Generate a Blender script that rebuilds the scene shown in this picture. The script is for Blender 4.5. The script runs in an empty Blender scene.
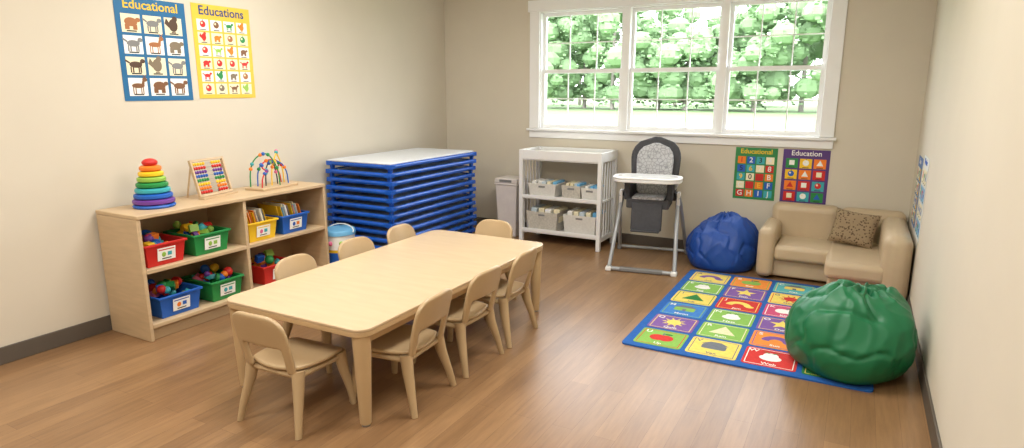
import bpy, bmesh, math, random
from mathutils import Vector, Matrix, noise
random.seed(7)
D=bpy.data; SC=bpy.context.scene; COL=SC.collection
def s2l(c):
    return tuple(((x/255)/12.92 if x/255<=0.04045 else ((x/255+0.055)/1.055)**2.4) for x in c)
MATS={}
def mat(name,rgb,rough=.5,metal=0,var=.06,scale=8,bump=0.0,coat=0,stretch=(1,1,1),spec=.5):
    if name in MATS: return MATS[name]
    m=D.materials.new(name); m.use_nodes=True; nt=m.node_tree; b=nt.nodes['Principled BSDF']
    c=s2l(rgb)
    tc=nt.nodes.new('ShaderNodeTexCoord'); mp=nt.nodes.new('ShaderNodeMapping'); mp.inputs['Scale'].default_value=stretch
    nz=nt.nodes.new('ShaderNodeTexNoise'); nz.inputs['Scale'].default_value=scale; nz.inputs['Detail'].default_value=4
    nt.links.new(tc.outputs['Object'],mp.inputs[0]); nt.links.new(mp.outputs[0],nz.inputs['Vector'])
    cr=nt.nodes.new('ShaderNodeValToRGB'); e=cr.color_ramp.elements
    e[0].position=.3; e[1].position=.7
    e[0].color=(*[max(0,x*(1-var)) for x in c],1); e[1].color=(*[min(1,x*(1+var)) for x in c],1)
    nt.links.new(nz.outputs[0],cr.inputs[0]); nt.links.new(cr.outputs[0],b.inputs['Base Color'])
    b.inputs['Roughness'].default_value=rough; b.inputs['Metallic'].default_value=metal
    b.inputs['Specular IOR Level'].default_value=spec
    b.inputs['Coat Weight'].default_value=coat
    if bump>0:
        bp=nt.nodes.new('ShaderNodeBump'); bp.inputs['Strength'].default_value=bump; bp.inputs['Distance'].default_value=.01
        nt.links.new(nz.outputs[0],bp.inputs['Height']); nt.links.new(bp.outputs[0],b.inputs['Normal'])
    MATS[name]=m; return m
# ---------- mesh builder
class MB:
    def __init__(s): s.v=[];s.f=[];s.m=[];s.mats=[]
    def mi(s,m):
        if m not in s.mats: s.mats.append(m)
        return s.mats.index(m)
    def add(s,vs,fs,m):
        o=len(s.v); s.v+= [tuple(v) for v in vs]; k=s.mi(m)
        for f in fs: s.f.append(tuple(o+i for i in f)); s.m.append(k)
    def box(s,c,d,m,rot=None,taper=1):
        x,y,z=d[0]/2,d[1]/2,d[2]/2
        vs=[Vector((-x*taper,-y*taper,-z)),Vector((x*taper,-y*taper,-z)),Vector((x*taper,y*taper,-z)),Vector((-x*taper,y*taper,-z)),Vector((-x,-y,z)),Vector((x,-y,z)),Vector((x,y,z)),Vector((-x,y,z))]
        if rot is not None: vs=[rot@v for v in vs]
        c=Vector(c); vs=[v+c for v in vs]
        s.add(vs,[(0,3,2,1),(4,5,6,7),(0,1,5,4),(1,2,6,5),(2,3,7,6),(3,0,4,7)],m)
    def tube(s,pts,r,m,n=10,cap=True,sq=(1,1)):
        pts=[Vector(p) for p in pts]; N=len(pts)
        if not isinstance(r,(list,tuple)): r=[r]*N
        vs=[];fs=[]; up=None
        for i,p in enumerate(pts):
            t=(pts[min(i+1,N-1)]-pts[max(i-1,0)]).normalized()
            if up is None:
                a=Vector((0,0,1)) if abs(t.z)<.9 else Vector((0,1,0))
                up=(a-t*a.dot(t)).normalized()
            else:
                up=(up-t*up.dot(t)).normalized()
            sd=t.cross(up)
            for k in range(n):
                an=2*math.pi*k/n
                vs.append(p+up*math.cos(an)*r[i]*sq[0]+sd*math.sin(an)*r[i]*sq[1])
        for i in range(N-1):
            for k in range(n):
                a=i*n+k;b=i*n+(k+1)%n
                fs.append((a,b,b+n,a+n))
        if cap: fs.append(tuple(range(n-1,-1,-1))); fs.append(tuple((N-1)*n+k for k in range(n)))
        s.add(vs,fs,m)
    def lathe(s,prof,c,m,n=24,mtx=None):
        vs=[];fs=[]; c=Vector(c)
        for r,z in prof:
            for k in range(n):
                a=2*math.pi*k/n; v=Vector((r*math.cos(a),r*math.sin(a),z))
                if mtx is not None: v=mtx@v
                vs.append(v+c)
        for i in range(len(prof)-1):
            for k in range(n):
                a=i*n+k;b=i*n+(k+1)%n; fs.append((a,b,b+n,a+n))
        if prof[0][0]>1e-5: fs.append(tuple(range(n-1,-1,-1)))
        if prof[-1][0]>1e-5: fs.append(tuple((len(prof)-1)*n+k for k in range(n)))
        s.add(vs,fs,m)
    def ell(s,c,r,m,n=12,mtx=None):
        h=n//2+1
        pr=[(math.sin(math.pi*i/h),-math.cos(math.pi*i/h)) for i in range(h+1)]
        M=Matrix.Diagonal((r[0],r[1],r[2]))
        if mtx is not None: M=mtx@M
        s.lathe([(max(a,1e-6),b) for a,b in pr],c,m,n,M)
    def prism(s,pts,z0,z1,m):
        n=len(pts)
        vs=[(p[0],p[1],z0) for p in pts]+[(p[0],p[1],z1) for p in pts]
        fs=[tuple(range(n-1,-1,-1)),tuple(range(n,2*n))]+[(i,(i+1)%n,n+(i+1)%n,n+i) for i in range(n)]
        s.add(vs,fs,m)
    def polyxz(s,pts,y,m):
        s.add([(p[0],y,p[1]) for p in pts],[tuple(range(len(pts)))],m)
    def polyxy(s,pts,z,m):
        s.add([(p[0],p[1],z) for p in pts],[tuple(range(len(pts)))],m)
    def build(s,name,parent=None,loc=(0,0,0),rot=(0,0,0),bevel=0,seg=2,smooth=True,sub=0,solid=0,ang=40):
        me=D.meshes.new(name); me.from_pydata(s.v,[],s.f)
        for m in s.mats: me.materials.append(m)
        me.polygons.foreach_set('material_index',s.m)
        if smooth:
            me.polygons.foreach_set('use_smooth',[True]*len(me.polygons))
            me.set_sharp_from_angle(angle=math.radians(ang))
        me.update()
        return obj(name,me,parent,loc,rot,bevel,seg,sub,solid)
def obj(name,me,parent=None,loc=(0,0,0),rot=(0,0,0),bevel=0,seg=2,sub=0,solid=0):
    o=D.objects.new(name,me); COL.objects.link(o); o.location=loc; o.rotation_euler=rot
    if parent is not None: o.parent=parent
    if solid: 
        md=o.modifiers.new('s','SOLIDIFY'); md.thickness=solid; md.offset=0
    if bevel:
        md=o.modifiers.new('b','BEVEL'); md.width=bevel; md.segments=seg; md.limit_method='ANGLE'; md.angle_limit=math.radians(50)
        md.harden_normals=False
    if sub:
        md=o.modifiers.new('u','SUBSURF'); md.levels=sub; md.render_levels=sub
    return o
def empty(name,loc=(0,0,0),rz=0):
    e=D.objects.new(name,None); COL.objects.link(e); e.location=loc; e.rotation_euler=(0,0,rz); e.empty_display_size=.1
    return e
def bx(name,parent,c,d,m,bevel=.005,seg=2,rot=None):
    b=MB(); b.box((0,0,0),d,m); o=b.build(name,parent,loc=c,rot=rot or (0,0,0),bevel=bevel,seg=seg); 
    return o
def text(name,body,size,parent,loc,rot,m,ext=.0004,align='CENTER'):
    cu=D.curves.new(name,'FONT'); cu.body=body; cu.size=size; cu.align_x=align; cu.align_y='CENTER'; cu.extrude=ext; cu.resolution_u=3
    cu.offset=size*.012
    t=D.objects.new(name+'_tmp',cu); COL.objects.link(t)
    dg=bpy.context.evaluated_depsgraph_get(); dg.update()
    me=D.meshes.new_from_object(t.evaluated_get(dg)); D.objects.remove(t)
    me.materials.clear(); me.materials.append(m)
    return obj(name,me,parent,loc,rot)
def rrect(x0,x1,y0,y1,r,n=6):
    pts=[]
    for cx,cy,a0 in ((x1-r,y1-r,0),(x0+r,y1-r,90),(x0+r,y0+r,180),(x1-r,y0+r,270)):
        for i in range(n+1):
            a=math.radians(a0+90*i/n); pts.append((cx+r*math.cos(a),cy+r*math.sin(a)))
    return pts
def circ(cx,cy,rx,ry=None,n=14,a0=0):
    ry=ry or rx
    return [(cx+rx*math.cos(a0+2*math.pi*i/n),cy+ry*math.sin(a0+2*math.pi*i/n)) for i in range(n)]
def rect(cx,cy,w,h): return [(cx-w/2,cy-h/2),(cx+w/2,cy-h/2),(cx+w/2,cy+h/2),(cx-w/2,cy+h/2)]

# ---------- materials
M_wall=mat('wall_paint',(213,205,188),.85,var=.015,scale=3,bump=.02)
M_ceil=mat('ceiling_paint',(242,242,240),.9,var=.02)
M_trim=mat('white_trim_paint',(242,243,243),.4,var=.01)
M_base=mat('baseboard_vinyl',(92,84,75),.5)
M_white=mat('white_plastic',(236,237,237),.35,var=.02)
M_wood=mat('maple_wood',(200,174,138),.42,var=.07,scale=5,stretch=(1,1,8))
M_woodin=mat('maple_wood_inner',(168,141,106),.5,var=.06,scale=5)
M_table=mat('table_laminate',(207,183,149),.26,var=.03,scale=4,stretch=(1,6,1))
M_tleg=mat('table_edge_tan',(192,163,122),.4,var=.03)
M_chair=mat('chair_tan_plastic',(188,162,124),.36,var=.03)
M_blue=mat('cot_blue_plastic',(20,84,184),.25,var=.08)
M_fab=mat('cot_mesh_fabric',(176,186,198),.6,var=.04,scale=30)
M_sheet=mat('cot_top_sheet',(214,218,222),.6,var=.03,scale=30)
M_tube=mat('brushed_steel',(175,178,182),.3,1,var=.05)
M_pgrey=mat('light_grey_enamel',(168,172,176),.35,.2)
M_grey=mat('dark_grey_fabric',(70,71,76),.8,var=.1,scale=40)
M_beige=mat('beige_vinyl',(194,174,144),.42,var=.04,scale=6,bump=.05)
M_black=mat('black_rubber',(30,30,32),.6)
def plain(rgb,r=.45,n=None): return mat(n or ('paint_%d_%d_%d'%rgb),rgb,r,var=.03)
RED=plain((205,40,35)); GRN=plain((35,140,70)); YEL=plain((245,200,40)); BLU=plain((30,95,190)); ORG=plain((240,130,35)); PUR=plain((110,60,150)); TEAL=plain((60,170,180)); WHT=plain((245,245,240)); LGR=plain((150,195,80)); PNK=plain((225,110,150)); BRN=plain((125,85,55)); DBL=plain((25,60,130)); GRY=plain((130,130,130)); LBL=plain((110,180,225)); CRM=plain((245,235,200)); BLK=plain((35,35,40))
PAL=[RED,GRN,YEL,BLU,ORG,PUR,TEAL,PNK,LGR]

def mat_floor():
    m=D.materials.new('wood_plank_floor'); m.use_nodes=True; nt=m.node_tree; b=nt.nodes['Principled BSDF']; L=nt.links.new
    tc=nt.nodes.new('ShaderNodeTexCoord'); mp=nt.nodes.new('ShaderNodeMapping'); mp.inputs['Rotation'].default_value=(0,0,math.pi/2)
    L(tc.outputs['Object'],mp.inputs[0])
    br=nt.nodes.new('ShaderNodeTexBrick'); br.inputs['Scale'].default_value=1; br.inputs['Brick Width'].default_value=1.2; br.inputs['Row Height'].default_value=.1
    br.inputs['Mortar Size'].default_value=.0006; br.inputs['Color1'].default_value=(*s2l((155,120,84)),1); br.inputs['Color2'].default_value=(*s2l((136,103,71)),1); br.inputs['Mortar'].default_value=(*s2l((104,76,52)),1)
    br.offset=.37; br.inputs['Bias'].default_value=-.1
    L(mp.outputs[0],br.inputs['Vector'])
    mp2=nt.nodes.new('ShaderNodeMapping'); mp2.inputs['Scale'].default_value=(16,1.4,1); L(tc.outputs['Object'],mp2.inputs[0])
    nz=nt.nodes.new('ShaderNodeTexNoise'); nz.inputs['Scale'].default_value=2.4; nz.inputs['Detail'].default_value=8; nz.inputs['Roughness'].default_value=.65; L(mp2.outputs[0],nz.inputs['Vector'])
    cr=nt.nodes.new('ShaderNodeValToRGB'); cr.color_ramp.elements[0].position=.3; cr.color_ramp.elements[1].position=.7
    cr.color_ramp.elements[0].color=(.72,.71,.70,1); cr.color_ramp.elements[1].color=(1.1,1.1,1.09,1); L(nz.outputs[0],cr.inputs[0])
    mx=nt.nodes.new('ShaderNodeMix'); mx.data_type='RGBA'; mx.blend_type='MULTIPLY'; mx.inputs[0].default_value=.85
    L(br.outputs['Color'],mx.inputs[6]); L(cr.outputs[0],mx.inputs[7]); L(mx.outputs[2],b.inputs['Base Color'])
    b.inputs['Roughness'].default_value=.31
    bp=nt.nodes.new('ShaderNodeBump'); bp.inputs['Strength'].default_value=.06; bp.inputs['Distance'].default_value=.01; L(nz.outputs[0],bp.inputs['Height']); L(bp.outputs[0],b.inputs['Normal'])
    return m
# ---------- room
XL,XR,YB,YF,H=-4.07,.42,5.92,-1.7,2.75
b=MB(); b.box(((XL+XR)/2,(YB+YF)/2,-.05),(XR-XL+.3,YB-YF+.3,.1),mat_floor()); b.build('floor',smooth=False)
b=MB(); b.box(((XL+XR)/2,(YB+YF)/2,H+.05),(XR-XL+.3,YB-YF+.3,.1),M_ceil); b.build('ceiling',smooth=False)
T=.15
b=MB(); b.box((XL-T/2,(YB+YF)/2,H/2),(T,YB-YF+2*T,H),M_wall); b.build('wall_left',smooth=False)
b=MB(); b.box((XR+T/2,(YB+YF)/2,H/2),(T,YB-YF+2*T,H),M_wall); b.build('wall_right',smooth=False)
b=MB(); b.box(((XL+XR)/2,YF-T/2,H/2),(XR-XL,T,H),M_wall); b.build('wall_front',smooth=False)
wx0,wx1,wz0,wz1=-2.93,-.27,1.09,2.28
b=MB(); 
b.box(((XL+wx0)/2,YB+T/2,H/2),(wx0-XL,T,H),M_wall); b.box(((XR+wx1)/2,YB+T/2,H/2),(XR-wx1,T,H),M_wall)
b.box(((wx0+wx1)/2,YB+T/2,wz0/2),(wx1-wx0,T,wz0),M_wall); b.box(((wx0+wx1)/2,YB+T/2,(wz1+H)/2),(wx1-wx0,T,H-wz1),M_wall)
b.build('wall_back',smooth=False)
bh=.1
for n,c,d in (('left',(XL+.006,(YB+YF)/2,bh/2),(.012,YB-YF,bh)),('right',(XR-.006,(YB+YF)/2,bh/2),(.012,YB-YF,bh)),('back',((XL+XR)/2,YB-.006,bh/2),(XR-XL-.03,.012,bh)),('front',((XL+XR)/2,YF+.006,bh/2),(XR-XL-.03,.012,bh))):
    bx('baseboard_'+n,None,c,d,M_base,.003)
# window
M_glass=D.materials.new('window_glass'); M_glass.use_nodes=True; nt=M_glass.node_tree; nt.nodes.remove(nt.nodes['Principled BSDF'])
tr=nt.nodes.new('ShaderNodeBsdfTransparent'); gl=nt.nodes.new('ShaderNodeBsdfGlossy'); gl.inputs['Roughness'].default_value=.03; mx=nt.nodes.new('ShaderNodeMixShader'); fr=nt.nodes.new('ShaderNodeFresnel'); fr.inputs[0].default_value=1.2
nt.links.new(fr.outputs[0],mx.inputs[0]); nt.links.new(tr.outputs[0],mx.inputs[1]); nt.links.new(gl.outputs[0],mx.inputs[2]); nt.links.new(mx.outputs[0],nt.nodes['Material Output'].inputs[0])
W=empty('window_1',((wx0+wx1)/2,YB,0))
ox=(wx0+wx1)/2
def wb(m,x0,x1,z0,z1,y0,y1,mt): m.box(((x0+x1)/2-ox,(y0+y1)/2,(z0+z1)/2),(x1-x0,y1-y0,z1-z0),mt)
b=MB()
wb(b,-3.02,wx0+.02,1.112,2.26,-.02,0,M_trim); wb(b,wx1-.02,-.18,1.112,2.26,-.02,0,M_trim); wb(b,-3.04,-.16,2.26,2.37,-.024,0,M_trim)
wb(b,-3.02,-.18,1.015,1.085,-.02,0,M_trim); wb(b,-3.04,-.16,1.086,1.11,-.05,.01,M_trim)
b.build('window_casing',W,bevel=.004)
b=MB() # jambs and mullions
wb(b,wx0,wx0+.03,wz0,wz1,.0,T,M_trim); wb(b,wx1-.03,wx1,wz0,wz1,.0,T,M_trim); wb(b,wx0+.03,wx1-.03,wz1-.03,wz1,0,T,M_trim); wb(b,wx0+.03,wx1-.03,wz0,wz0+.03,0.011,T,M_trim)
wb(b,-2.045,-1.975,wz0+.03,wz1-.03,0,T,M_trim); wb(b,-1.145,-1.085,wz0+.03,wz1-.03,0,T,M_trim)
b.build('window_frame',W,smooth=False)
cols=((wx0+.03,-2.045),(-1.975,-1.145),(-1.085,wx1-.03))
b=MB(); g=MB()
zm=1.68
for x0,x1 in cols:
    for (z0,z1,y0) in ((wz0+.03,zm+.02,.03),(zm-.02,wz1-.03,.061)):
        s=.03
        wb(b,x0,x0+s,z0,z1,y0,y0+.03,M_trim); wb(b,x1-s,x1,z0,z1,y0,y0+.03,M_trim); wb(b,x0+s,x1-s,z0,z0+s+.005,y0+.001,y0+.029,M_trim); wb(b,x0+s,x1-s,z1-s-.005,z1,y0+.001,y0+.029,M_trim)
        for i in (1,2):
            xx=x0+(x1-x0)*i/3; wb(b,xx-.005,xx+.005,z0+s,z1-s,y0+.01,y0+.02,M_trim)
        zz=(z0+z1)/2; wb(b,x0+s,x1-s,zz-.005,zz+.005,y0+.009,y0+.021,M_trim)
        g.add([(x0+s-ox,y0+.015,z0+s),(x1-s-ox,y0+.015,z0+s),(x1-s-ox,y0+.015,z1-s),(x0+s-ox,y0+.015,z1-s)],[(0,1,2,3)],M_glass)
b.build('sashes',W,smooth=False); g.build('glass_panes',W,smooth=False)

# ---------- ceiling lights
for i,(lx,ly) in enumerate(((-2.9,.5),(-.9,.5),(-2.9,3.0),(-.9,3.0))):
    e=empty('ceiling_light',(lx,ly,H))
    b=MB(); b.box((0,0,-.02),(.64,1.24,.04),M_white); b.build('housing',e,bevel=.004)
    l=D.lights.new('panel_light','AREA'); l.shape='RECTANGLE'; l.size=.58; l.size_y=1.18; l.energy=41; l.color=(1,.965,.915)
    o=D.objects.new('panel_light',l); COL.objects.link(o); o.parent=e; o.location=(0,0,-.045)

# ---------- table
def table():
    e=empty('activity_table',(-2.25,2.85,0)); hw,hl=.46,.92
    b=MB(); b.prism(rrect(-hw,hw,-hl,hl,.07),.467,.48,M_table); b.build('tabletop',e,bevel=.003)
    b=MB(); b.prism(rrect(-hw+.002,hw-.002,-hl+.002,hl-.002,.068),.44,.467,M_tleg); b.build('edge_band',e,bevel=.004)
    b=MB()
    for sx in (-1,1):
        for sy in (-1,1):
            x,y=sx*(hw-.055),sy*(hl-.055)
            b.tube([(x,y,.44),(x,y,.36),(x,y,.1),(x,y,.012)],[.043,.04,.03,.026],M_tleg,16)
            b.tube([(x,y,.012),(x,y,0)],[.022,.02],M_tube,12)
    b.build('legs',e)
    b=MB(); b.box((0,0,.415),(.02,1.6,.05),M_tleg); b.box((hw-.06,0,.415),(.02,1.65,.05),M_tleg); b.box((-hw+.06,0,.415),(.02,1.65,.05),M_tleg); b.build('apron',e)
table()
# ---------- chair (front = +Y)
def chair_meshes():
    b=MB(); n=14
    P=[]
    for j in range(n+1):
        for i in range(n+1):
            u=-1+2*i/n; v=-1+2*j/n
            x=u*math.sqrt(1-.28*v*v); y=v*math.sqrt(1-.28*u*u)
            z=.283+.010*(u*u)+.006*v*v-(.012*max(0,v-.55)/.45)
            P.append((x*(.172+.008*v),y*.165,z))
    fs=[(j*(n+1)+i,j*(n+1)+i+1,(j+1)*(n+1)+i+1,(j+1)*(n+1)+i) for j in range(n) for i in range(n)]
    b.add(P,fs,M_chair)
    seat=b
    k=MB(); nx,nz=20,18; P=[]
    for j in range(nz+1):
        t=j/nz; z=.275+t*.29
        w=.15+.008*math.sin(t*math.pi)
        if t>.8: w*= (1-((t-.8)/.2)**2.2*.14)
        for i in range(nx+1):
            s=-1+2*i/nx
            zz=z-(.024*(abs(s)**6)+.006*s*s)*max(0,(t-.6)/.4)
            y=-.155-.065*t-.024*(1-s*s)*(.3+.7*t)
            P.append((s*w,y,zz))
    fs=[]
    for j in range(nz):
        for i in range(nx):
            s=-1+2*(i+.5)/nx; t=(j+.5)/nz
            if abs(s)<.66 and t<.44: continue
            fs.append((j*(nx+1)+i,j*(nx+1)+i+1,(j+1)*(nx+1)+i+1,(j+1)*(nx+1)+i))
    k.add(P,fs,M_chair)
    l=MB()
    for sx in (-1,1):
        l.tube([(sx*.14,-.135,.285),(sx*.15,-.15,.2),(sx*.17,-.18,.09),(sx*.182,-.2,.0)],[.034,.029,.021,.017],M_chair,12,sq=(1,.75))
        l.tube([(sx*.142,.125,.28),(sx*.15,.135,.2),(sx*.168,.155,.09),(sx*.178,.165,.0)],[.034,.029,.021,.017],M_chair,12,sq=(1,.75))
        l.tube([(sx*.145,-.13,.262),(sx*.147,.12,.258)],.014,M_chair,8)
    l.tube([(-.145,.12,.258),(.145,.12,.258)],.014,M_chair,8); l.tube([(-.14,-.14,.262),(.14,-.14,.262)],.014,M_chair,8)
    return seat,k,l
CM=None
def chair(loc,rz):
    global CM
    e=empty('child_chair',(loc[0],loc[1],0),rz)
    if CM is None:
        s,k,l=chair_meshes()
        a=s.build('seat',e,solid=.02,sub=1); c=k.build('backrest',e,solid=.022,sub=1); d=l.build('legs',e)
        CM=(a.data,c.data,d.data)
    else:
        obj('seat',CM[0],e,sub=1,solid=.02); obj('backrest',CM[1],e,sub=1,solid=.022); obj('legs',CM[2],e)
R90=math.pi/2
chair((-2.21,1.945),0.03)
for y,a in ((2.31,.07),(2.8,-.03),(3.25,.02)): chair((-1.9,y),R90+a)
for y,a in ((2.48,.04),(2.965,-.05),(3.44,.03)): chair((-2.56,y),-R90+a)
chair((-2.28,3.69),math.pi)

# ---------- bookcase
BX0,BX1,BY0,BY1,BH=-4.05,-3.64,2.1,3.6,.78
e=empty('toy_shelf',((BX0+BX1)/2,(BY0+BY1)/2,0)); cx,cy=(BX0+BX1)/2,(BY0+BY1)/2; dX,dY=BX1-BX0,BY1-BY0
t=.025
bx('top_board',e,(0,0,BH-t/2),(dX+.01,dY,t),M_wood,.005)
for s in (-1,1): bx('end_panel',e,(0,s*(dY/2-t/2),(BH-t)/2),(dX,t,BH-t-.001),M_wood,.004)
bx('divider',e,(0,.0,(BH-t+.1)/2),(dX-.01,t,BH-t-.1),M_wood,.003)
bx('middle_shelf',e,(0,0,.43),(dX-.012,dY-2*t,t),M_wood,.003)
bx('bottom_shelf',e,(0,0,.09),(dX,dY-2*t,t),M_wood,.003)
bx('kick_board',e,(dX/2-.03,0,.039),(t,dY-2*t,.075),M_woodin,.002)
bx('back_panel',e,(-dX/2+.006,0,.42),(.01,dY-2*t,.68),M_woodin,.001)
def toys(mb,n,sx,sy,z0,z1,rs=(.018,.035)):
    for i in range(n):
        x=random.uniform(-sx,sx);y=random.uniform(-sy,sy);r=random.uniform(*rs); z=random.uniform(z0,z1)
        m=random.choice(PAL); R=Matrix.Rotation(random.uniform(0,3),3,'Z')@Matrix.Rotation(random.uniform(0,3),3,'X')
        k=random.random()
        if k<.35: mb.ell((x,y,z),(r,r,r),m,10)
        elif k<.75: mb.box((x,y,z),(r*1.8,r*1.3,r*1.6),m,R)
        else: mb.lathe([(r,-r*.4),(r,r*.4)],(x,y,z),m,10,R)
def tub(b,hw,hd,h,tp,th,m):
    def ring(s,z,o): return [(a*s,c*s,z) for a,c in ((-hd+o,-hw+o),(hd-o,-hw+o),(hd-o,hw-o),(-hd+o,hw-o))]
    vs=ring(tp,0,0)+ring(1,h,0)+ring(1,h,th)+ring(tp,th,th)
    fs=[(3,2,1,0)]+[(i,(i+1)%4,4+(i+1)%4,4+i) for i in range(4)]+[(4+i,4+(i+1)%4,8+(i+1)%4,8+i) for i in range(4)]+[(8+i,8+(i+1)%4,12+(i+1)%4,12+i) for i in range(4)]+[(12,13,14,15)]
    b.add(vs,fs,m)
def toy_bin(x,y,z,w,m,content='toys',h=.14,d=.3,name='toy_bin'):
    e=empty(name,(x,y,z))
    b=MB(); hw,hd=w/2,d/2; tp=.88; th=.006
    tub(b,hw,hd,h,tp,th,m)
    for s in (-1,1):
        b.box((0,s*(hw+.003),h-.006),(d+.014,.014,.014),m); b.box((s*(hd+.003),0,h-.006),(.014,w+.014,.014),m)
    b.build('tub',e,bevel=.002)
    c=MB()
    if content=='toys': toys(c,30,hd-.05,hw-.05,h*.6,h+.04)
    elif content=='books':
        for i in range(16):
            yy=-hw+.03+i*(w-.06)/16; a=random.uniform(-.12,.12)
            c.box((random.uniform(-.02,.02),yy,.12+random.uniform(0,.02)),(.2,.007,.17),random.choice([WHT,CRM,WHT,YEL,GRY,ORG,LBL]),Matrix.Rotation(.25+a*.3,3,'X'))
    if content: c.build('contents',e,bevel=.002)
    l=MB(); sl=math.atan2((1-tp)*hd,h)
    l.box((0,0,0),(.002,.115,.08),WHT); l.box((.0012,0,.028),(.001,.1,.006),m); l.ell((.0015,-.018,-.002),(.0012,.014,.016),random.choice(PAL),8); l.box((.0015,.02,0),(.001,.026,.024),random.choice(PAL)); l.box((.0015,0,-.028),(.001,.06,.006),BLK)
    l.build('label',e,loc=(hd*(1+tp)/2+.004+.003,0,h*.5),rot=(0,sl,0))
    return e
zs=.4435; zb=.1035
toy_bin(-3.82,2.28,zs,.26,RED); toy_bin(-3.82,2.60,zs,.26,GRN); toy_bin(-3.82,3.01,zs,.25,YEL,'books'); toy_bin(-3.82,3.31,zs,.25,BLU,'books')
toy_bin(-3.82,2.34,zb,.28,BLU); toy_bin(-3.82,2.68,zb,.24,GRN); toy_bin(-3.82,3.12,zb,.27,RED); 

# stacking rings
e=empty('stacking_rings_toy',(-3.85,2.35,BH)); b=MB()
b.lathe([(.115,0),(.122,.01),(.115,.02),(.02,.022)],(0,0,0),BLU,28)
z=.022
for i,m in enumerate([PUR,BLU,TEAL,GRN,LGR,YEL,ORG]):
    r=.032-.0018*i; rr=.12-.0095*i; hh=.034
    b.lathe([(rr-r,z+.001),(rr-.012,z+.001),(rr-.001,z+.008),(rr,z+hh/2),(rr-.001,z+hh-.008),(rr-.012,z+hh-.001),(rr-r,z+hh-.001)],(0,0,0),m,28); z+=hh
b.ell((0,0,z+.018),(.045,.045,.026),RED,18); b.build('rings',e)
# abacus
e=empty('bead_abacus',(-3.86,2.80,BH),.55+math.pi/2-.35); b=MB()
tl=Matrix.Rotation(-.25,3,'X')
w,h=.29,.255
def q(x,y,z): return tl@Vector((x,y,z))+Vector((0,.0,.012))
for s in (-1,1): b.box(q(s*w/2,0,h/2),(.014,.02,h),M_wood,tl)
for z in (.008,h-.008): b.box(q(0,0,z),(w,.02,.016),M_wood,tl)
for s in (-1,1): b.tube([q(s*w/2,.012,h*.8),(s*w/2,.11,.006)],.006,M_wood,8)
b.box((0,-.02,.006),(w+.03,.05,.012),M_wood)
for j in range(8):
    z=.03+j*.0275; b.tube([q(-w/2,0,z),q(w/2,0,z)],.0018,M_tube,6)
    for i in range(9):
        x=-w/2+.02+i*.0225+(0.055 if i>4 else 0); b.ell(q(x,0,z),(.0095,.011,.0115),[RED,ORG,YEL,GRN,BLU,PUR,RED,YEL][j],8,tl)
b.build('abacus_body',e,bevel=.001)
# bead maze
e=empty('bead_maze_toy',(-3.84,3.26,BH),math.pi/2+.1); b=MB()
b.box((0,0,.01),(.36,.18,.02),M_wood); b.build('base',e,bevel=.006)
b=MB()
for k,(m,x0,x1,y0,am,ph,hh,lp) in enumerate(((RED,-.15,.15,-.05,.05,0,.19,2),(BLU,-.1,.13,.04,.06,1,.23,1),(GRN,-.15,.02,.06,.04,2.2,.24,0),(YEL,-.02,.15,-.02,.05,3,.25,0),(BLK,-.06,.06,.0,.03,.8,.17,0))):
    pts=[]
    for i in range(49):
        t=i/48; z=.02+hh*math.sin(math.pi*t)**.45
        xx=x0+(x1-x0)*t
        if lp: 
            xx+=.045*math.sin(2*math.pi*lp*t)*math.sin(math.pi*t)*1.3; z-=.06*math.sin(math.pi*t)*(1-math.cos(2*math.pi*lp*t))*.5
        pts.append((xx,y0*math.cos(math.pi*t)+am*.4*math.sin(2*math.pi*t+ph)*math.sin(math.pi*t),z))
    b.tube(pts,.0048,m,8)
    for i in (4,7,18,22,30,44):
        b.ell(pts[i],(.014,.014,.014),random.choice(PAL),8)
b.build('wires_and_beads',e)
# bucket
e=empty('toy_bucket',(-3.72,3.80,0)); b=MB(); b.lathe([(.112,0),(.116,.01),(.12,.1)],(0,0,0),WHT,28); b.lathe([(.12,.1),(.124,.19)],(0,0,0),BLU,28); b.lathe([(.124,.19),(.127,.215)],(0,0,0),YEL,28); b.lathe([(.127,.215),(.13,.33)],(0,0,0),WHT,28)
b.lathe([(.13,.33),(.138,.332),(.138,.36),(.13,.372),(.0001,.376)],(0,0,0),LBL,28); 
for k in range(9):
    a=k*.7; b.ell((.1305*math.cos(a),.1305*math.sin(a),.27),(.02,.02,.02),PAL[k],8)
b.build('bucket_body',e)
b=MB(); b.tube([(.138*math.cos(a),.138*math.sin(a)*.3+.02,.35+.05*math.sin(a)) for a in [math.pi*i/12 for i in range(13)]],.005,WHT,8); b.build('handle',e)

# ---------- cot stack
e=empty('stacked_cots',(-3.65,4.63,0)); NC=13; pitch=.0695
cb=MB()
hw,hl=.355,.65
for sy in (-1,1):
    cb.tube([(-hw+.03,sy*(hl-.018),.05),(hw-.03,sy*(hl-.018),.05)],.020,M_blue,10)
    for sx in (-1,1):
        cb.box((sx*(hw-.03),sy*(hl-.03),.05),(.064,.064,.038),M_blue)
        cb.box((sx*(hw-.036),sy*(hl-.036),.018),(.036,.036,.036),M_blue,taper=.8)
for sx in (-1,1):
    cb.tube([(sx*(hw-.018),-hl+.05,.05),(sx*(hw-.018),hl-.05,.05)],.021,M_blue,10)
cb.box((0,0,.056),(2*hw-.05,2*hl-.05,.006),M_fab)
first=None
for i in range(NC):
    loc=(random.uniform(-.006,.006),random.uniform(-.01,.01),i*pitch); r=(0,0,random.uniform(-.01,.01))
    if first is None: first=cb.build('cot_layer',e,loc,r,bevel=.006)
    else: obj('cot_layer',first.data,e,loc,r,bevel=.006)
b=MB(); b.box((0,0,0),(2*hw-.02,2*hl-.02,.016),M_sheet); b.build('top_sheet',e,(0,0,NC*pitch+.004),bevel=.007)
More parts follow.
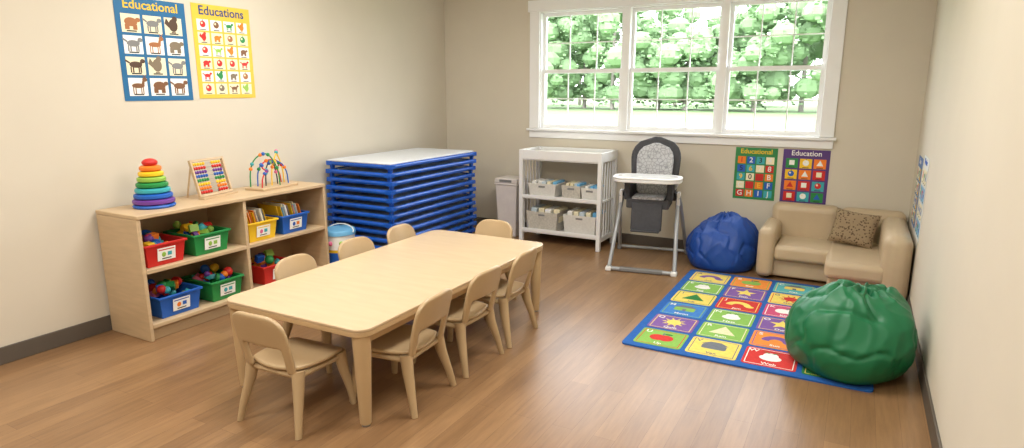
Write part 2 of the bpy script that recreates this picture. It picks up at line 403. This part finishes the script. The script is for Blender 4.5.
# ---------- trash bin
e=empty('trash_bin',(-3.13,5.72,0)); b=MB(); M_bin=mat('bin_plastic',(222,215,212),.4)
b.box((0,0,.27),(.25,.25,.54),M_bin,taper=.82); b.box((0,0,.55),(.27,.27,.02),M_bin); b.box((0,0,.585),(.255,.255,.05),M_bin,taper=1.05); b.build('bin_body',e,bevel=.012,seg=3)
b=MB(); b.box((0,-.132,.585),(.14,.006,.025),GRY); b.build('flap',e)
# ---------- changing table
x0,x1,y0,y1=-2.9,-2.04,5.45,5.88; cx,cy=(x0+x1)/2,(y0+y1)/2; w,d=x1-x0,y1-y0
e=empty('changing_table',(cx,cy,0))
b=MB()
for sx in (-1,1):
    for sy in (-1,1): b.box((sx*(w/2-.02),sy*(d/2-.02),.465),(.04,.04,.93),M_white)
b.build('posts',e,bevel=.004)
bx('top_board',e,(0,0,.84),(w-.02,d-.02,.02),M_white,.003)
b=MB()
for sy in (-1,1): b.box((0,sy*(d/2-.012),.885),(w-.04,.022,.09),M_white)
for sx in (-1,1): b.box((sx*(w/2-.012),0,.885),(.022,d-.04,.09),M_white)
b.build('guard_rails',e,bevel=.005)
M_pad=mat('changing_pad',(236,234,228),.5)
bx('changing_pad',e,(0,0,.875),(w-.08,d-.08,.05),M_pad,.018,3)
for z in (.46,.12): bx('shelf',e,(0,0,z),(w-.03,d-.02,.018),M_white,.003)
b=MB()
for sx in (-1,1):
    for k in range(5):
        b.box((sx*(w/2-.02),-d/2+.08+k*.068,.47),(.012,.016,.72),M_white)
    b.box((sx*(w/2-.02),0,.1),(.025,d-.06,.04),M_white)
for z in (.14,.475): b.box((0,-d/2+.012,z),(w-.06,.014,.03),M_white)
b.build('side_slats',e,bevel=.002)
M_bask=mat('basket_weave',(195,190,180),.7,scale=60,var=.15,bump=.4); M_bask2=mat('storage_basket_white',(218,216,210),.6,scale=50,var=.06,bump=.3)
def basket(x,y,z,w_,d_,h_,m,n,fill):
    e=empty(n,(x,y,z)); b=MB(); hw,hd=w_/2,d_/2
    tub(b,hd,hw,h_,.9,.01,m); b.box((0,-hd*1.0+.002,h_-.03),(.07,.006,.018),GRY); b.build('basket_body',e,bevel=.004)
    c=MB()
    for k in range(fill):
        c.box((-hw+.05+k*(w_-.08)/max(1,fill-1)*.98,random.uniform(-.02,.02),h_*.8),((w_-.06)/fill*.9,d_*.7,h_*.7),random.choice([WHT,WHT,LBL,CRM,plain((200,215,225))]),Matrix.Rotation(random.uniform(-.12,.12),3,'Y'))
    c.build('folded_diapers',e,bevel=.008)
basket(-2.68,5.66,.469,.3,.3,.13,M_bask2,'storage_basket',5); basket(-2.37,5.64,.469,.2,.26,.13,M_bask,'storage_basket',4); basket(-2.18,5.64,.469,.17,.26,.12,M_bask2,'storage_basket',3)
basket(-2.67,5.65,.129,.34,.32,.19,M_bask,'storage_basket',4); basket(-2.27,5.65,.129,.34,.32,.19,M_bask2,'storage_basket',5)
# ---------- high chair (faces -Y local)
e=empty('high_chair',(-1.55,5.36,0),.16)
b=MB()
for sx in (-1,1):
    b.tube([(sx*.235,.06,.60),(sx*.24,-.02,.56),(sx*.255,-.2,.3),(sx*.27,-.37,.04),(sx*.27,-.4,.02)],.017,M_pgrey,12)
    b.tube([(sx*.25,-.05,.60),(sx*.26,.0,.55),(sx*.285,.18,.28),(sx*.31,.37,.03)],.017,M_pgrey,12)
    b.tube([(sx*.235,-.02,.62),(sx*.2,.02,.58)],.03,M_grey,12)
b.tube([(-.27,-.4,.02),(.27,-.4,.02)],.017,M_pgrey,12); b.tube([(-.31,.37,.03),(.31,.37,.03)],.015,M_pgrey,12)
b.build('frame_legs',e)
b=MB(); b.box((0,-.395,.02),(.36,.05,.035),GRY)
for sx in (-1,1): b.box((sx*.27,-.4,.018),(.05,.07,.036),M_white); b.box((sx*.31,.37,.022),(.04,.06,.044),GRY); b.box((sx*.245,-.02,.58),(.03,.08,.12),M_white)
b.build('feet_and_hubs',e,bevel=.008)
M_pat=D.materials.new('highchair_pad_pattern'); M_pat.use_nodes=True; nt=M_pat.node_tree; v=nt.nodes.new('ShaderNodeTexVoronoi'); v.inputs['Scale'].default_value=34; v.feature='DISTANCE_TO_EDGE'; cr=nt.nodes.new('ShaderNodeValToRGB'); cr.color_ramp.elements[0].position=.03; cr.color_ramp.elements[1].position=.1; cr.color_ramp.elements[0].color=(*s2l((150,152,158)),1); cr.color_ramp.elements[1].color=(*s2l((192,194,198)),1)
tc=nt.nodes.new('ShaderNodeTexCoord'); nt.links.new(tc.outputs['Object'],v.inputs['Vector']); nt.links.new(v.outputs[0],cr.inputs[0]); nt.links.new(cr.outputs[0],nt.nodes['Principled BSDF'].inputs['Base Color']); nt.nodes['Principled BSDF'].inputs['Roughness'].default_value=.8
def pad(mb,w0,w1,L,th,m,org,tilt,n=10,round_=.5):
    N=12; rings=[]
    for j in range(N+1):
        t=j/N; w=(w0+(w1-w0)*t)/2
        if t>1-round_*.5: 
            q_=(t-(1-round_*.5))/(round_*.5); w*=math.sqrt(max(.02,1-q_**2.4*.98))
        if t<.08: w*=.85+.15*t/.08
        ring=[]
        for i in range(n*2):
            a=2*math.pi*i/(n*2); c=math.cos(a); s=math.sin(a)
            x=w*math.copysign(abs(c)**.55,c); y=th/2*math.copysign(abs(s)**.7,s)*(1 if 0<j<N else .5)
            y-= .05*(x/(w0/2))**2*.8
            ring.append(Vector((x,y,t*L)))
        rings.append(ring)
    Mx=Matrix.Rotation(tilt,3,'X'); vs=[Mx@p+Vector(org) for r in rings for p in r]; K=n*2
    fs=[(j*K+i,j*K+(i+1)%K,(j+1)*K+(i+1)%K,(j+1)*K+i) for j in range(N) for i in range(K)]+[tuple(range(K-1,-1,-1)),tuple(N*K+i for i in range(K))]
    mb.add(vs,fs,m)
b=MB(); pad(b,.38,.46,.56,.08,M_grey,(.02,.1,.54),-.2,round_=.8); b.build('seat_shell_back',e,ang=80)
b=MB(); pad(b,.28,.34,.46,.05,M_pat,(.02,.055,.59),-.2,round_=.8); b.build('seat_pad_back',e,ang=80)
b=MB(); b.box((0,-.02,.545),(.36,.32,.08),M_grey); b.box((0,-.03,.59),(.27,.28,.03),M_pat); 
for sx in (-1,1): b.box((sx*.18,-.01,.65),(.05,.28,.16),M_grey)
b.box((0,-.19,.44),(.26,.04,.24),M_grey,Matrix.Rotation(-.15,3,'X')); b.build('seat_bucket',e,bevel=.025,seg=4)
b=MB(); b.box((0,-.23,.33),(.24,.11,.02),M_grey); b.build('footrest',e,bevel=.008)
b=MB(); b.prism([(x,y-.2) for x,y in rrect(-.28,.28,-.17,.15,.12,8)],.75,.775,M_white); b.prism([(x,y-.2) for x,y in rrect(-.285,.285,-.175,.155,.125,8)],.776,.79,M_white); b.build('tray_base',e,bevel=.006,seg=3)
b=MB(); b.prism([(x,y-.2) for x,y in rrect(-.245,.245,-.135,.11,.1,8)],.7905,.7925,mat('tray_insert',(225,226,226),.25)); b.build('tray_insert',e)
b=MB()
for sx in (-1,1): b.tube([(sx*.2,.03,.66),(sx*.24,-.06,.73),(sx*.24,-.15,.755)],.016,M_white,10)
b.build('tray_arms',e)
# ---------- bean bags
def beanbag(name,c,R,Hh,m,seed,lean=(0,0),squash=(1,1),knot=True,A_=1.0,xmax=9):
    ctrl=[(0.0001,0),(.45,0),(.78,.0),(.93,.09),(1,.27),(.985,.48),(.88,.70),(.70,.86),(.48,.96),(.28,1.0),(.13,1.01),(.0001,1.0)]
    def cat(t):
        n=len(ctrl)-1; x=t*n; i=min(int(x),n-1); f=x-i
        p=[ctrl[max(i-1,0)],ctrl[i],ctrl[i+1],ctrl[min(i+2,n)]]
        return tuple(.5*((2*p[1][k])+(-p[0][k]+p[2][k])*f+(2*p[0][k]-5*p[1][k]+4*p[2][k]-p[3][k])*f*f+(-p[0][k]+3*p[1][k]-3*p[2][k]+p[3][k])*f**3) for k in (0,1))
    def ridge(p,pw): return (1-min(1,abs(noise.noise(p))*2.2))**pw
    A,Bn=160,90; vs=[];fs=[]
    for j in range(Bn+1):
        t=j/Bn; r,z=cat(t)
        for i in range(A):
            a=2*math.pi*i/A
            ca,sa=math.cos(a),math.sin(a)
            P=Vector((r*ca,r*sa,z))
            up=max(0,min(1,(z-.03)/.3))
            lump=noise.noise(Vector((P.x*1.2+seed,P.y*1.2,z*1.3)))*.14
            f1=ridge(Vector((P.x*1.5+seed*3,P.y*1.5-seed,z*1.8)),3)*.03*A_
            f2=ridge(Vector((P.x*3.2+seed,P.y*3.2+seed,z*2.2+seed)),3)*.018*A_
            crease=-ridge(Vector((P.x*1.6-seed,P.y*1.6,z*2.2+seed*2)),9)*.05*A_
            seam=-.03*math.exp(-((((a*6/(2*math.pi)+.25)%1)-.5)*12)**2)*up
            fold=.04*math.sin(12*a+seed+3*noise.noise(P*1.5))*math.exp(-((r-.22)/.16)**2)*max(0,(z-.6)/.4)
            k=1+lump+(f1+f2+crease)*up+seam
            x=r*k*ca*R*squash[0]; y=r*k*sa*R*squash[1]
            top=max(0,(z-.5)/.5)
            dz=(noise.noise(Vector((P.x*1.4+seed*1.7,P.y*1.4,seed)))*.18+f1+f2+crease+fold)*top
            zz=max(0,(z+dz)*Hh)
            xx=x+lean[0]*z*z
            if xx>xmax-.03: xx=xmax-.03+.03*math.tanh((xx-xmax+.03)/.06)
            vs.append((xx,y+lean[1]*z*z,zz))
    for j in range(Bn):
        for i in range(A):
            a=j*A+i;b_=j*A+(i+1)%A; fs.append((a,b_,b_+A,a+A))
    e=empty(name,c); b=MB(); b.add(vs,fs,m); b.build('bag_body',e,ang=180,sub=1)
    if knot:
        tz=vs[-1][2]; b=MB(); b.lathe([(.035,-.03),(.03,0),(.022,.008),(.012,.012),(.0001,.012)],(vs[-1][0],vs[-1][1],tz),m,14); b.build('top_button',e)
M_bb=mat('blue_nylon',(20,70,155),.48,var=.08,scale=5); M_gb=mat('green_nylon',(14,108,66),.45,var=.08,scale=5)
beanbag('blue_bean_bag',(-.935,5.54,.0),.3,.43,M_bb,3.3,lean=(.0,.02),squash=(1.0,1),A_=1.25)
beanbag('green_bean_bag',(.06,3.76,.0125),.34,.44,M_gb,5.4,lean=(.04,.0),squash=(.98,1.0),A_=1.1,xmax=.34)
# ---------- sofa
e=empty('toddler_sofa',(-.1,5.55,0))
def sb(n,x0,x1,y0,y1,z0,z1,bv=.04): return bx(n,e,((x0+x1)/2+.1,(y0+y1)/2-5.55,(z0+z1)/2),(x1-x0,y1-y0,z1-z0),M_beige,bv,5)
sb('base',-.6,.39,5.34,5.88,.02,.17,.02); sb('seat_cushion',-.505,-.065,5.28,5.78,.165,.285,.035); sb('backrest_cushion',-.59,-.07,5.72,5.895,.1,.555,.06); sb('backrest_cushion',-.075,.40,5.72,5.895,.1,.55,.06); sb('arm_left',-.63,-.5,5.26,5.86,.02,.42,.05)
sb('chaise_base',-.1,.39,4.97,5.36,.02,.17,.02); sb('chaise_cushion',-.125,.27,4.92,5.76,.165,.29,.04); sb('side_backrest',.225,.405,4.9,5.75,.02,.525,.075)
b=MB()
for x,y in ((-.55,5.36),(-.05,5.3),(.36,5.03),(-.55,5.82),(.36,5.82)): b.tube([(x+.1,y-5.55,0),(x+.1,y-5.55,.03)],.018,M_black,10)
b.build('feet',e)
# pillow
M_leo=D.materials.new('leopard_fabric'); M_leo.use_nodes=True; nt=M_leo.node_tree; v=nt.nodes.new('ShaderNodeTexVoronoi'); v.inputs['Scale'].default_value=55; cr=nt.nodes.new('ShaderNodeValToRGB'); cr.color_ramp.elements[0].position=.28; cr.color_ramp.elements[1].position=.42; cr.color_ramp.elements[0].color=(*s2l((92,74,54)),1); cr.color_ramp.elements[1].color=(*s2l((152,132,104)),1)
tc=nt.nodes.new('ShaderNodeTexCoord'); nt.links.new(tc.outputs['Object'],v.inputs['Vector']); nt.links.new(v.outputs[0],cr.inputs[0]); nt.links.new(cr.outputs[0],nt.nodes['Principled BSDF'].inputs['Base Color']); nt.nodes['Principled BSDF'].inputs['Roughness'].default_value=.9
b=MB(); n=16; vs=[]
for s in (1,-1):
    for j in range(n+1):
        for i in range(n+1):
            u=-1+2*i/n;v_=-1+2*j/n; hh=((1-u**4)*(1-v_**4))**.5*.055
            k=1-.08*(1-u*u)*(abs(v_)**3); k2=1-.08*(1-v_*v_)*(abs(u)**3)
            vs.append((u*.165*k2,s*hh,v_*.14*k))
m_=(n+1)*(n+1); fs=[]
for s in (0,1):
    for j in range(n):
        for i in range(n):
            a=s*m_+j*(n+1)+i; f=(a,a+1,a+n+2,a+n+1); fs.append(f if s==1 else f[::-1])
b.add(vs,fs,M_leo); o=b.build('throw_pillow',None,loc=(.04,5.58,.425),rot=(-.35,.08,-.25),ang=180)
# ---------- rug
e=empty('alphabet_rug',(-.47,4.35,0)); rx,ry=.665,.905
M_rug=mat('rug_blue',(28,92,170),.95,var=.1,scale=60,bump=.2)
b=MB(); b.prism(rrect(-rx,rx,-ry,ry,.03),0,.009,M_rug); b.build('rug_base',e)
def rm(rgb): return mat('rug_%d_%d_%d'%rgb,rgb,.95,var=.08,scale=60,bump=.2)
G=dict(y=rm((235,212,105)),g=rm((135,185,85)),r=rm((205,52,48)),p=rm((125,88,160)),t=rm((90,180,185)),o=rm((238,145,60)),c=rm((230,224,185)),b=rm((60,125,200)),k=rm((110,115,125)),w=rm((242,242,236)),d=rm((40,125,60)),m=rm((205,80,120)))
rows=['gyrd','pgoy','bgpt','yrmc','gpyr','yotm']
ic=['rkwy','ycpw','gwyo','dywr','wyrk','pgyw']
WD=['Art','Ball','Cat','Dog','Egg','Fish','Goat','Hat','Ink','Jam','Kite','Leaf','Moon','Nest','Owl','Pig','Quilt','Rain','Sun','Tree','Up','Van','Web','Yarn']
b=MB(); cw=(2*rx-.08)/4; ch=(2*ry-.08)/6
for j in range(6):
    for i in range(4):
        X=-rx+.04+cw*(i+.5); Y=-ry+.04+ch*(j+.5)
        b.prism(rrect(X-cw*.455,X+cw*.455,Y-ch*.45,Y+ch*.45,.02,3),.009,.0105,G[rows[j][i]])
        z=.0112; m=G[ic[j][i]]; k=(i*3+j*5)%7
        ow=cw*.40; oh=ch*.39
        for (px,py,pw,ph) in ((X,Y+oh,2*ow,.005),(X,Y-oh,2*ow,.005),(X+ow,Y,.005,2*oh),(X-ow,Y,.005,2*oh)): b.polyxy(rect(px,py,pw,ph),z-.0002,m)
        Y2=Y+.012
        if k==0: b.polyxy(circ(X-.025,Y2-.01,.048),z,m); b.polyxy(circ(X+.025,Y2-.01,.048),z+.0002,m); b.polyxy(rect(X,Y2+.05,.01,.04),z+.0003,G['k']); b.polyxy(circ(X+.03,Y2+.055,.025,.012),z+.0004,G['d'])
        elif k==1: b.polyxy([(X-.08,Y2-.06),(X+.08,Y2-.06),(X,Y2+.08)],z,m)
        elif k==2:
            for a in range(5):
                an=math.pi/2+a*2*math.pi/5; b.polyxy([(X,Y2),(X+.035*math.cos(an-.63),Y2+.035*math.sin(an-.63)),(X+.08*math.cos(an),Y2+.08*math.sin(an)),(X+.035*math.cos(an+.63),Y2+.035*math.sin(an+.63))],z,m)
        elif k==3: b.polyxy(rrect(X-.07,X+.07,Y2-.04,Y2+.03,.015,3),z,m); b.polyxy([(X-.08,Y2+.03),(X+.08,Y2+.03),(X+.03,Y2+.075),(X-.03,Y2+.075)],z,G['k']); b.polyxy(rect(X,Y2-.02,.025,.04),z+.0003,G['k'])
        elif k==4:
            pts=[(X+.085*math.cos(a),Y2-.03+.085*math.sin(a)) for a in [math.pi*q_/12 for q_ in range(13)]]; inn=[(X+.04*math.cos(a),Y2-.04+.045*math.sin(a)) for a in [math.pi*q_/12 for q_ in range(13)]]
            for q_ in range(12): b.polyxy([inn[q_],pts[q_],pts[q_+1],inn[q_+1]],z,m)
            b.polyxy(circ(X+.075,Y2-.035,.03,.022),z+.0003,m)
        elif k==5:
            b.polyxy(circ(X,Y2,.048),z,m)
            for a in range(10):
                an=a*math.pi/5; b.polyxy([(X+.052*math.cos(an-.18),Y2+.052*math.sin(an-.18)),(X+.082*math.cos(an),Y2+.082*math.sin(an)),(X+.052*math.cos(an+.18),Y2+.052*math.sin(an+.18))],z,m)
        else:
            b.polyxy(circ(X,Y2-.015,.06,.042),z,m); b.polyxy(circ(X,Y2+.02,.042,.04),z+.0002,m); b.polyxy([(X,Y2+.05),(X+.05,Y2+.085),(X+.02,Y2+.05)],z+.0003,G['d']); b.polyxy([(X,Y2+.05),(X-.05,Y2+.08),(X-.02,Y2+.05)],z+.0003,G['d'])
b.build('rug_squares',e,smooth=False)
for j in range(6):
    for i in range(4):
        X=-rx+.04+cw*(i+.5); Y=-ry+.04+ch*(j+.5); wd=WD[(5-j)*4+i]
        lm=G['k'] if rows[j][i] in 'yc' else G['w']
        text('letter',wd[0],.055,e,(X-cw*.31,Y+ch*.28,.0113),(0,0,0),lm,.0002)
        text('word',wd,.04,e,(X,Y-ch*.31,.0113),(0,0,0),lm,.0002)
# ---------- posters
def animal(b,cx,cz,s,m,y,kind):
    if kind in (0,5,6):
        # quadrupeds: 0 fox/cow, 5 deer (long legs + antlers), 6 bear (stocky)
        bh_={0:.22,5:.17,6:.3}[kind]; lh={0:.4,5:.5,6:.34}[kind]; hy={0:.25,5:.42,6:.16}[kind]; lw={0:.1,5:.07,6:.16}[kind]
        b.polyxz(circ(cx,cz,s*.46,s*bh_),y,m); b.polyxz(circ(cx+s*.5,cz+s*hy,s*.18,s*.15),y-.0002,m)
        for dx in (-.36,-.2,.2,.34): b.polyxz(rect(cx+s*dx,cz-s*.34,s*lw,s*lh),y-.0001,m)
        b.polyxz([(cx+s*.2,cz),(cx+s*.44,cz+.05*s),(cx+s*.5,cz+s*hy),(cx+s*.34,cz+s*hy)],y-.0003,m)
        if kind==0: b.polyxz([(cx-s*.45,cz+s*.05),(cx-s*.75,cz+s*.25),(cx-s*.68,cz+s*.34),(cx-s*.38,cz+s*.15)],y-.0001,m)
        if kind==5:
            for a in (-.12,.12): b.polyxz([(cx+s*.46,cz+s*.5),(cx+s*(.5+a),cz+s*.78),(cx+s*(.55+a),cz+s*.76),(cx+s*.52,cz+s*.5)],y-.0003,m)
    elif kind==1:
        b.polyxz(circ(cx,cz,s*.35,s*.45),y,m); b.polyxz(circ(cx+s*.15,cz+s*.45,s*.2),y-.0002,m); b.polyxz([(cx-s*.2,cz-s*.3),(cx-s*.65,cz+s*.1),(cx-s*.5,cz+s*.5),(cx-s*.25,cz+s*.1)],y-.0001,m); b.polyxz(rect(cx,cz-s*.5,s*.35,s*.08),y-.0001,m)
    elif kind==3: b.polyxz(rect(cx,cz,s*.7,s*.7),y,m)
    elif kind==4: b.polyxz([(cx-s*.45,cz-s*.35),(cx+s*.45,cz-s*.35),(cx,cz+s*.45)],y,m)
    else:
        b.polyxz(circ(cx,cz,s*.42),y,m); b.polyxz(circ(cx-s*.12,cz+s*.12,s*.14),y-.0002,CRM); b.polyxz(rect(cx+.02*s,cz+s*.48,s*.08,s*.2),y-.0001,GRN)
def poster(name,loc,rz,w,h,bg,title,tm,nx,ny,cellm,iconm,kinds,tsz=None,head=.12,band=None,cellf=.86,isz=.62,chars=None):
    e=empty(name,loc,rz); b=MB()
    b.box((w/2,-.002,h/2),(w,.003,h),bg); b.build('sheet',e,smooth=False)
    b=MB(); mx_=w*.05; top=h*(1-head-.02); bot=h*.035; y=-.0042
    if band: b.polyxz(rect(w/2,h*(1-head/2),w*.96,h*head*.85),y,band)
    cw=(w-2*mx_)/nx; ch=(top-bot)/ny
    for j in range(ny):
        for i in range(nx):
            X=mx_+cw*(i+.5); Z=bot+ch*(j+.5); cm=cellm[(i*2+j*3)%len(cellm)]
            if cm is not None: b.polyxz(rect(X,Z,cw*cellf,ch*cellf),y,cm)
            s=min(cw,ch)*isz; m=iconm[(i*5+j*7+i*j)%len(iconm)]
            if chars: text('character',chars[((ny-1-j)*nx+i)%len(chars)],min(cw,ch)*.85,e,(X,y-.0006,Z),(R90,0,0),m,.0002)
            else:
                animal(b,X,Z+ch*.06,s,m,y-.0006,kinds[(i+2*j)%len(kinds)])
                b.polyxz(rect(X,Z-ch*.36,cw*.45,ch*.06),y-.0006,BLK)
    b.build('pictures',e,smooth=False)
    text('title',title,tsz or w*.165,e,(w/2,-.0045,h*(1-head/2-.005)),(R90,0,0),tm)
PB=plain((30,105,155)); PY=plain((228,194,66)); DBR=plain((85,62,48)); GBR=plain((130,115,95)); OBR=plain((170,110,65))
poster('animal_poster',(XL,2.375,1.43),R90,.47,.635,PB,'Educational',YEL,3,4,[WHT,CRM],[BRN,OBR,DBR,GBR,GRY],[5,6,0,1,0],head=.125,tsz=.08,isz=.7)
poster('picture_poster',(XL,2.895,1.44),R90,.47,.64,PY,'Educations',DBL,4,6,[CRM,WHT],[RED,LGR,ORG,BRN,OBR,GBR,GRN],[2,2,0,1,6],head=.13,tsz=.085)
poster('number_poster',(-.95,YB,.54),0,.35,.46,plain((45,135,75)),'Educational',YEL,4,5,[RED,TEAL,ORG,CRM,BLU],[WHT,BLK,WHT,RED,YEL],[2],head=.14,chars='1234567890ABCDEFGHIJ')
poster('shapes_poster',(-.555,YB,.53),0,.365,.47,plain((85,55,125)),'Education',WHT,3,4,[RED,YEL,TEAL,ORG,GRN],[CRM,WHT,BLU,RED],[3,2,4],head=.13)
poster('alphabet_poster',(XR,5.62,.52),-R90,.32,.5,plain((60,110,175)),'Learn',WHT,3,4,[CRM,YEL,WHT],[RED,BLU,GRN],[2,0])
poster('weather_poster',(XR,5.2,.5),-R90,.34,.56,plain((225,228,225)),'Weather',BLU,3,4,[LBL,CRM],[RED,BLU,GRN],[2,0])
# ---------- outside
M_grass=mat('lawn_grass',(106,130,84),.9,var=.12,scale=.3)
b=MB(); b.box((0,86,-.35),(300,159,.1),M_grass); b.build('outdoor_lawn',smooth=False)
ML=[mat('leaves_a',(122,150,108),.8,var=.1,scale=.4),mat('leaves_b',(134,162,120),.8,var=.1,scale=.4)]
M_bark=mat('bark',(140,134,126),.9)
def tree(x,y,hh,r,nl):
    e=empty('tree',(x,y,-.3)); b=MB(); b.tube([(0,0,0),(0,.0,hh*.4),(.1,0,hh*.75)],[.22,.16,.08],M_bark,8); b.build('trunk',e)
    b=MB(); cl=[]
    for _ in range(40):
        hz=random.uniform(.08,.93); wd=r*1.08*math.sin(math.pi*min(1,max(.25,(hz*.95))))**.7
        a=random.uniform(0,6.28); q_=random.uniform(0,1)**.5*wd; cl.append((q_*math.cos(a),q_*math.sin(a),max(1.5,hz*hh),random.uniform(.8,1.5)))
    for c in cl: b.ell(c[:3],(c[3]*.8,c[3]*.8,c[3]*.65),ML[0],8)
    for i in range(nl):
        c=random.choice(cl); d=Vector((random.gauss(0,1),random.gauss(0,1),random.gauss(0,.8))).normalized()*c[3]*random.uniform(.7,1.2)
        p=Vector(c[:3])+d; p.z=max(p.z,.25); s=random.uniform(.09,.2)
        R=Matrix.Rotation(random.uniform(0,6),3,'Z')@Matrix.Rotation(random.uniform(0,6),3,'X')
        b.add([R@Vector(q_)*s+p for q_ in ((-1,-.6,0),(1,-.6,0),(1,.6,0),(-1,.6,0))],[(0,1,2,3)],ML[i%2])
    b.build('foliage',e,smooth=False)
for x,y,hh,r in ((-46,58,13,5),(-38,55,14,5),(-33,60,13,4.5),(-28,56,13,4.5),(-24.5,60,11,4),(-20.5,57,12,4),(-17,60,8.5,3.5),(-14,58,7,3),(-11,60,7.5,3.5),(-8,57,11,4),(-4.5,59,13,4),(-.5,56,13,4.5),(4,59,14,4.5),(10,57,13,5),(18,60,14,5),(-30,72,15,6),(-19,74,12,6),(-10,75,10,6),(0,73,15,6)):
    tree(x,y,hh,r,1900)
# ---------- world + sun
w=D.worlds.new('overcast_sky'); SC.world=w; w.use_nodes=True; bg=w.node_tree.nodes['Background']; bg.inputs[0].default_value=(.92,.955,1,1); bg.inputs[1].default_value=8.5
s=D.lights.new('sun','SUN'); s.energy=1.5; s.angle=.2; s.color=(1,.96,.88); o=D.objects.new('sun',s); COL.objects.link(o); o.rotation_euler=(math.radians(35),0,math.radians(30)); o.location=(0,0,10)
# ---------- camera
c=D.cameras.new('camera'); c.sensor_width=36; c.lens=630/1024*36; c.clip_start=.02; c.clip_end=400
o=D.objects.new('camera',c); COL.objects.link(o); o.location=(0,0,1.5); o.rotation_euler=(math.pi/2-.21,0,.5); SC.camera=o
SC.view_settings.view_transform='Standard'; SC.view_settings.look='None'; SC.view_settings.exposure=0
